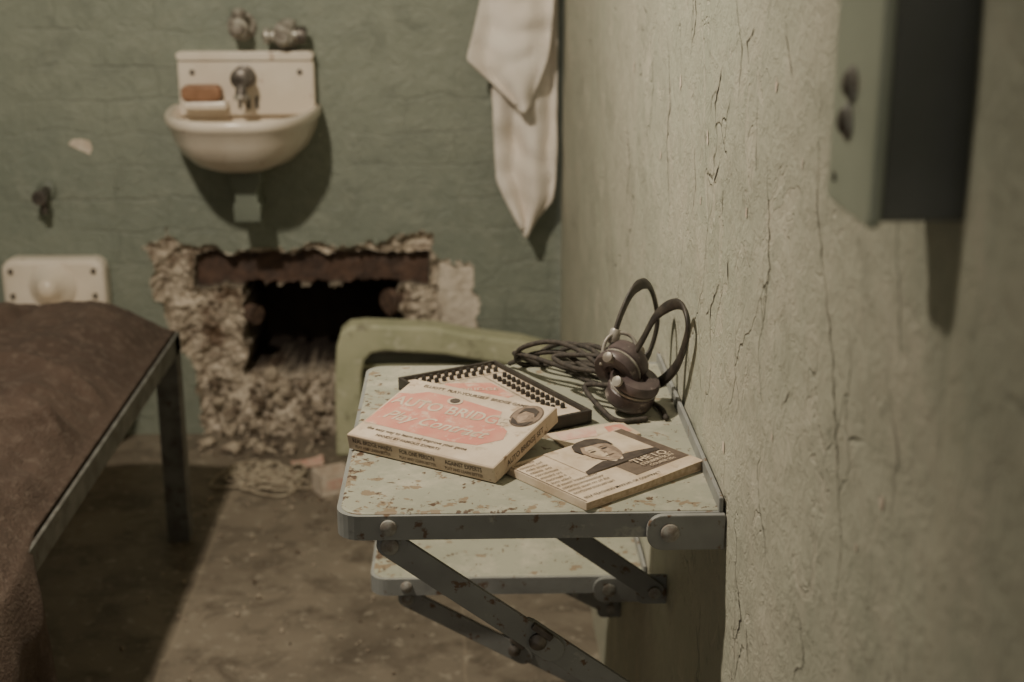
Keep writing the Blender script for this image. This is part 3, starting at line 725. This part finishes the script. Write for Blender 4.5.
cables=[[(.150,1.40,.785),(.125,1.43,.785),(.10,1.47,.790),(.07,1.50,.780),(.045,1.545,.7545)],
[(.15,1.405,.790),(.13,1.45,.800),(.10,1.49,.795),(.075,1.525,.770),(.09,1.55,.7535),(.14,1.54,.7535),(.18,1.50,.7535)],
[(.165,1.42,.77),(.14,1.46,.772),(.11,1.51,.765),(.08,1.545,.7535),(.05,1.535,.770),(.07,1.49,.779),(.12,1.46,.770),(.17,1.47,.7535)],
[(.185,1.42,.765),(.17,1.48,.757),(.15,1.53,.7535),(.11,1.545,.7535),(.12,1.50,.7535),(.16,1.45,.7535),(.195,1.40,.7535),(.20,1.36,.7535)],
[(.145,1.39,.78),(.12,1.41,.772),(.135,1.37,.760),(.15,1.355,.7535),(.18,1.36,.7535)],
[(.145,1.40,.79),(.11,1.43,.786),(.09,1.46,.789),(.12,1.44,.797),(.15,1.42,.80)],
[(.17,1.43,.775),(.16,1.47,.785),(.13,1.50,.79),(.10,1.52,.775),(.12,1.545,.7535),(.17,1.52,.7535),(.19,1.46,.7535)],
[(.15,1.40,.785),(.115,1.45,.800),(.085,1.48,.800),(.055,1.51,.782),(.06,1.545,.7535),(.12,1.553,.7535),(.19,1.545,.7535)]]
V=[];F=[]
for c in cables: sweep(catmull(c,12),.0028,n=8,V=V,F=F)
mesh('cable',V,F,M['cable'],hp,True)

# ---------------------------------------------------------------- electrical box
eb=empty('electrical_box',(0,0,0))
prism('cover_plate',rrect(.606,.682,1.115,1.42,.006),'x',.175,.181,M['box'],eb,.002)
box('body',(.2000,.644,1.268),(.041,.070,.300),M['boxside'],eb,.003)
for i,(y,z) in enumerate(((.647,1.1745),(.651,1.157),(.618,1.40),(.668,1.128),(.614,1.235))):
    if i<2:
        lathe('button_ring_%d'%i,[(.0085,0),(.0085,.0014),(.0062,.0024),(.0062,.0012)],(.175,y,z),(-1,0,0),M['paper'] if False else M['rivet'],eb,24)
        lathe('button_%d'%i,[(.0056,0),(.0056,.0035),(.0035,.0048),(.0,.0052)],(.175,y,z),(-1,0,0),M['metal'],eb,24)
    else: lathe('screw_%d'%i,[(.0022,0),(.002,.001),(.0,.0015)],(.175,y,z),(-1,0,0),M['metal'],eb,18)
cyl('conduit',(.205,.644,1.415),(.205,.644,ZC),.010,M['boxside'],eb)

# ---------------------------------------------------------------- pale green frame propped by the hole
pf=empty('dummy_vent_frame',(0,0,0))
outer=[(-.322,0),(-.318,.20),(-.312,.272),(-.302,.305),(-.282,.322),(-.25,.326),(-.08,.318),(.0,.300),(.12,.283),(.195,.262),(.195,0)]
inner=[(.140,0),(.140,.215),(.05,.232),(-.06,.252),(-.20,.262),(-.232,.256),(-.248,.238),(-.256,.20),(-.262,0)]
prism('frame',outer+inner,'y',3.185,3.255,M['panel'],pf,.007)
box('grille_back',(-.06,3.245,.12),(.40,.008,.24),M['boxside'],pf,.001)
for k in range(6): box('slat_%d'%k,(-.06,3.232,.03+.036*k),(.40,.012,.008),M['panel'],pf,.001)

# ---------------------------------------------------------------- floor debris
random.seed(11); V=[];F=[]
for s in range(17):
    cx_,cy_=-.475+random.uniform(-.07,.07),3.03+random.uniform(-.05,.05)
    pts=[]; a=random.uniform(0,6)
    for k in range(8):
        a+=random.uniform(.5,1.6); r=random.uniform(.015,.07)
        pts.append((cx_+r*1.15*math.cos(a),cy_+r*math.sin(a),.0035+random.uniform(0,.012)))
    sweep(catmull(pts,7),.0030,n=6,V=V,F=F)
mesh('string_pile',V,F,M['string'],None,True)
R=Matrix.Translation((-.312,2.975,0))@Matrix.Rotation(math.radians(28),4,'Z')
sb=empty('small_carton',mat=R)
for i,(c,s) in enumerate((((0,0,.001),(.075,.055,.002)),((0,.0265,.026),(.075,.002,.052)),((0,-.0265,.026),(.075,.002,.052)),((.0365,0,.026),(.002,.055,.052)),((-.0365,0,.026),(.002,.055,.052)))):
    box('panel_%d'%i,c,s,M['plaster'],sb,.0002)
flat('carton_print',[(-.02,-.02),(.03,-.02),(.03,.02),(-.02,.02)],.0024,M['pink'],sb)
box('carton_band',(0,-.0280,.026),(.05,.0006,.022),M['pink'],sb,0)
# torn paper scraps
def scrap(x,y,a,s,mat):
    V=[];F=[];n=6
    for i in range(n+1):
        for j in range(n+1):
            u=i/n-.5;v=j/n-.5
            k=1+.25*nz(u,v,s*50,4)
            px=u*s*k;py=v*s*.65*k
            V.append((x+px*math.cos(a)-py*math.sin(a),y+px*math.sin(a)+py*math.cos(a),.0015+abs(.35*s*(u*u+.5*v*u))+.004*abs(nz(u,v,s,3))))
    for i in range(n):
        for j in range(n): F.append((i*(n+1)+j,(i+1)*(n+1)+j,(i+1)*(n+1)+j+1,i*(n+1)+j+1))
    mesh('paper_scrap',V,F,mat,None,True)
scrap(-.385,3.135,.3,.075,M['pink'])
scrap(-.345,3.075,1.2,.05,M['plaster'])
scrap(-.20,2.72,.8,.035,M['paper'])
it=[((random.uniform(-.62,-.08),2.94-1.0*random.random()**2,0),random.uniform(.0015,.0060),i+300) for i in range(170)]
rocks('floor_grit',it,M['rock'])

# ---------------------------------------------------------------- lights
lamp=empty('ceiling_lamp',(0,0,0)); LX,LY,LZ=-.74,1.30,2.24
lathe('lamp_base',[(.07,0),(.07,.015),(.03,.03),(.03,.05)],(LX,LY,ZC),(0,0,-1),M['metal'],lamp)
l=D.lights.new('lamp_bulb','SPOT'); l.energy=158; l.color=(1,.89,.725); l.shadow_soft_size=.05
l.spot_size=math.radians(146); l.spot_blend=1
o=D.objects.new('lamp_bulb',l); link(o,lamp); o.location=(LX,LY,LZ)
o.rotation_euler=Vector((.66,.90,-1.34)).to_track_quat('-Z','Y').to_euler()
w=D.worlds.new('world'); bpy.context.scene.world=w; w.use_nodes=True
w.node_tree.nodes['Background'].inputs[0].default_value=(1,.92,.82,1); w.node_tree.nodes['Background'].inputs[1].default_value=.34

# ---------------------------------------------------------------- camera
p=math.radians(16.86); q=math.radians(1.77)
Fv=Vector((math.sin(q)*math.cos(p),math.cos(q)*math.cos(p),-math.sin(p)))
Rv=Vector((math.cos(q),-math.sin(q),0)); Uv=Rv.cross(Fv)
cam=D.cameras.new('camera'); cam.lens=50; cam.sensor_width=36; cam.clip_start=.02
cam.dof.use_dof=True; cam.dof.focus_distance=1.30; cam.dof.aperture_fstop=6.3
co=D.objects.new('camera',cam); COL.objects.link(co)
co.matrix_world=Matrix(((Rv.x,Uv.x,-Fv.x,0),(Rv.y,Uv.y,-Fv.y,0),(Rv.z,Uv.z,-Fv.z,1.25),(0,0,0,1)))
bpy.context.scene.camera=co
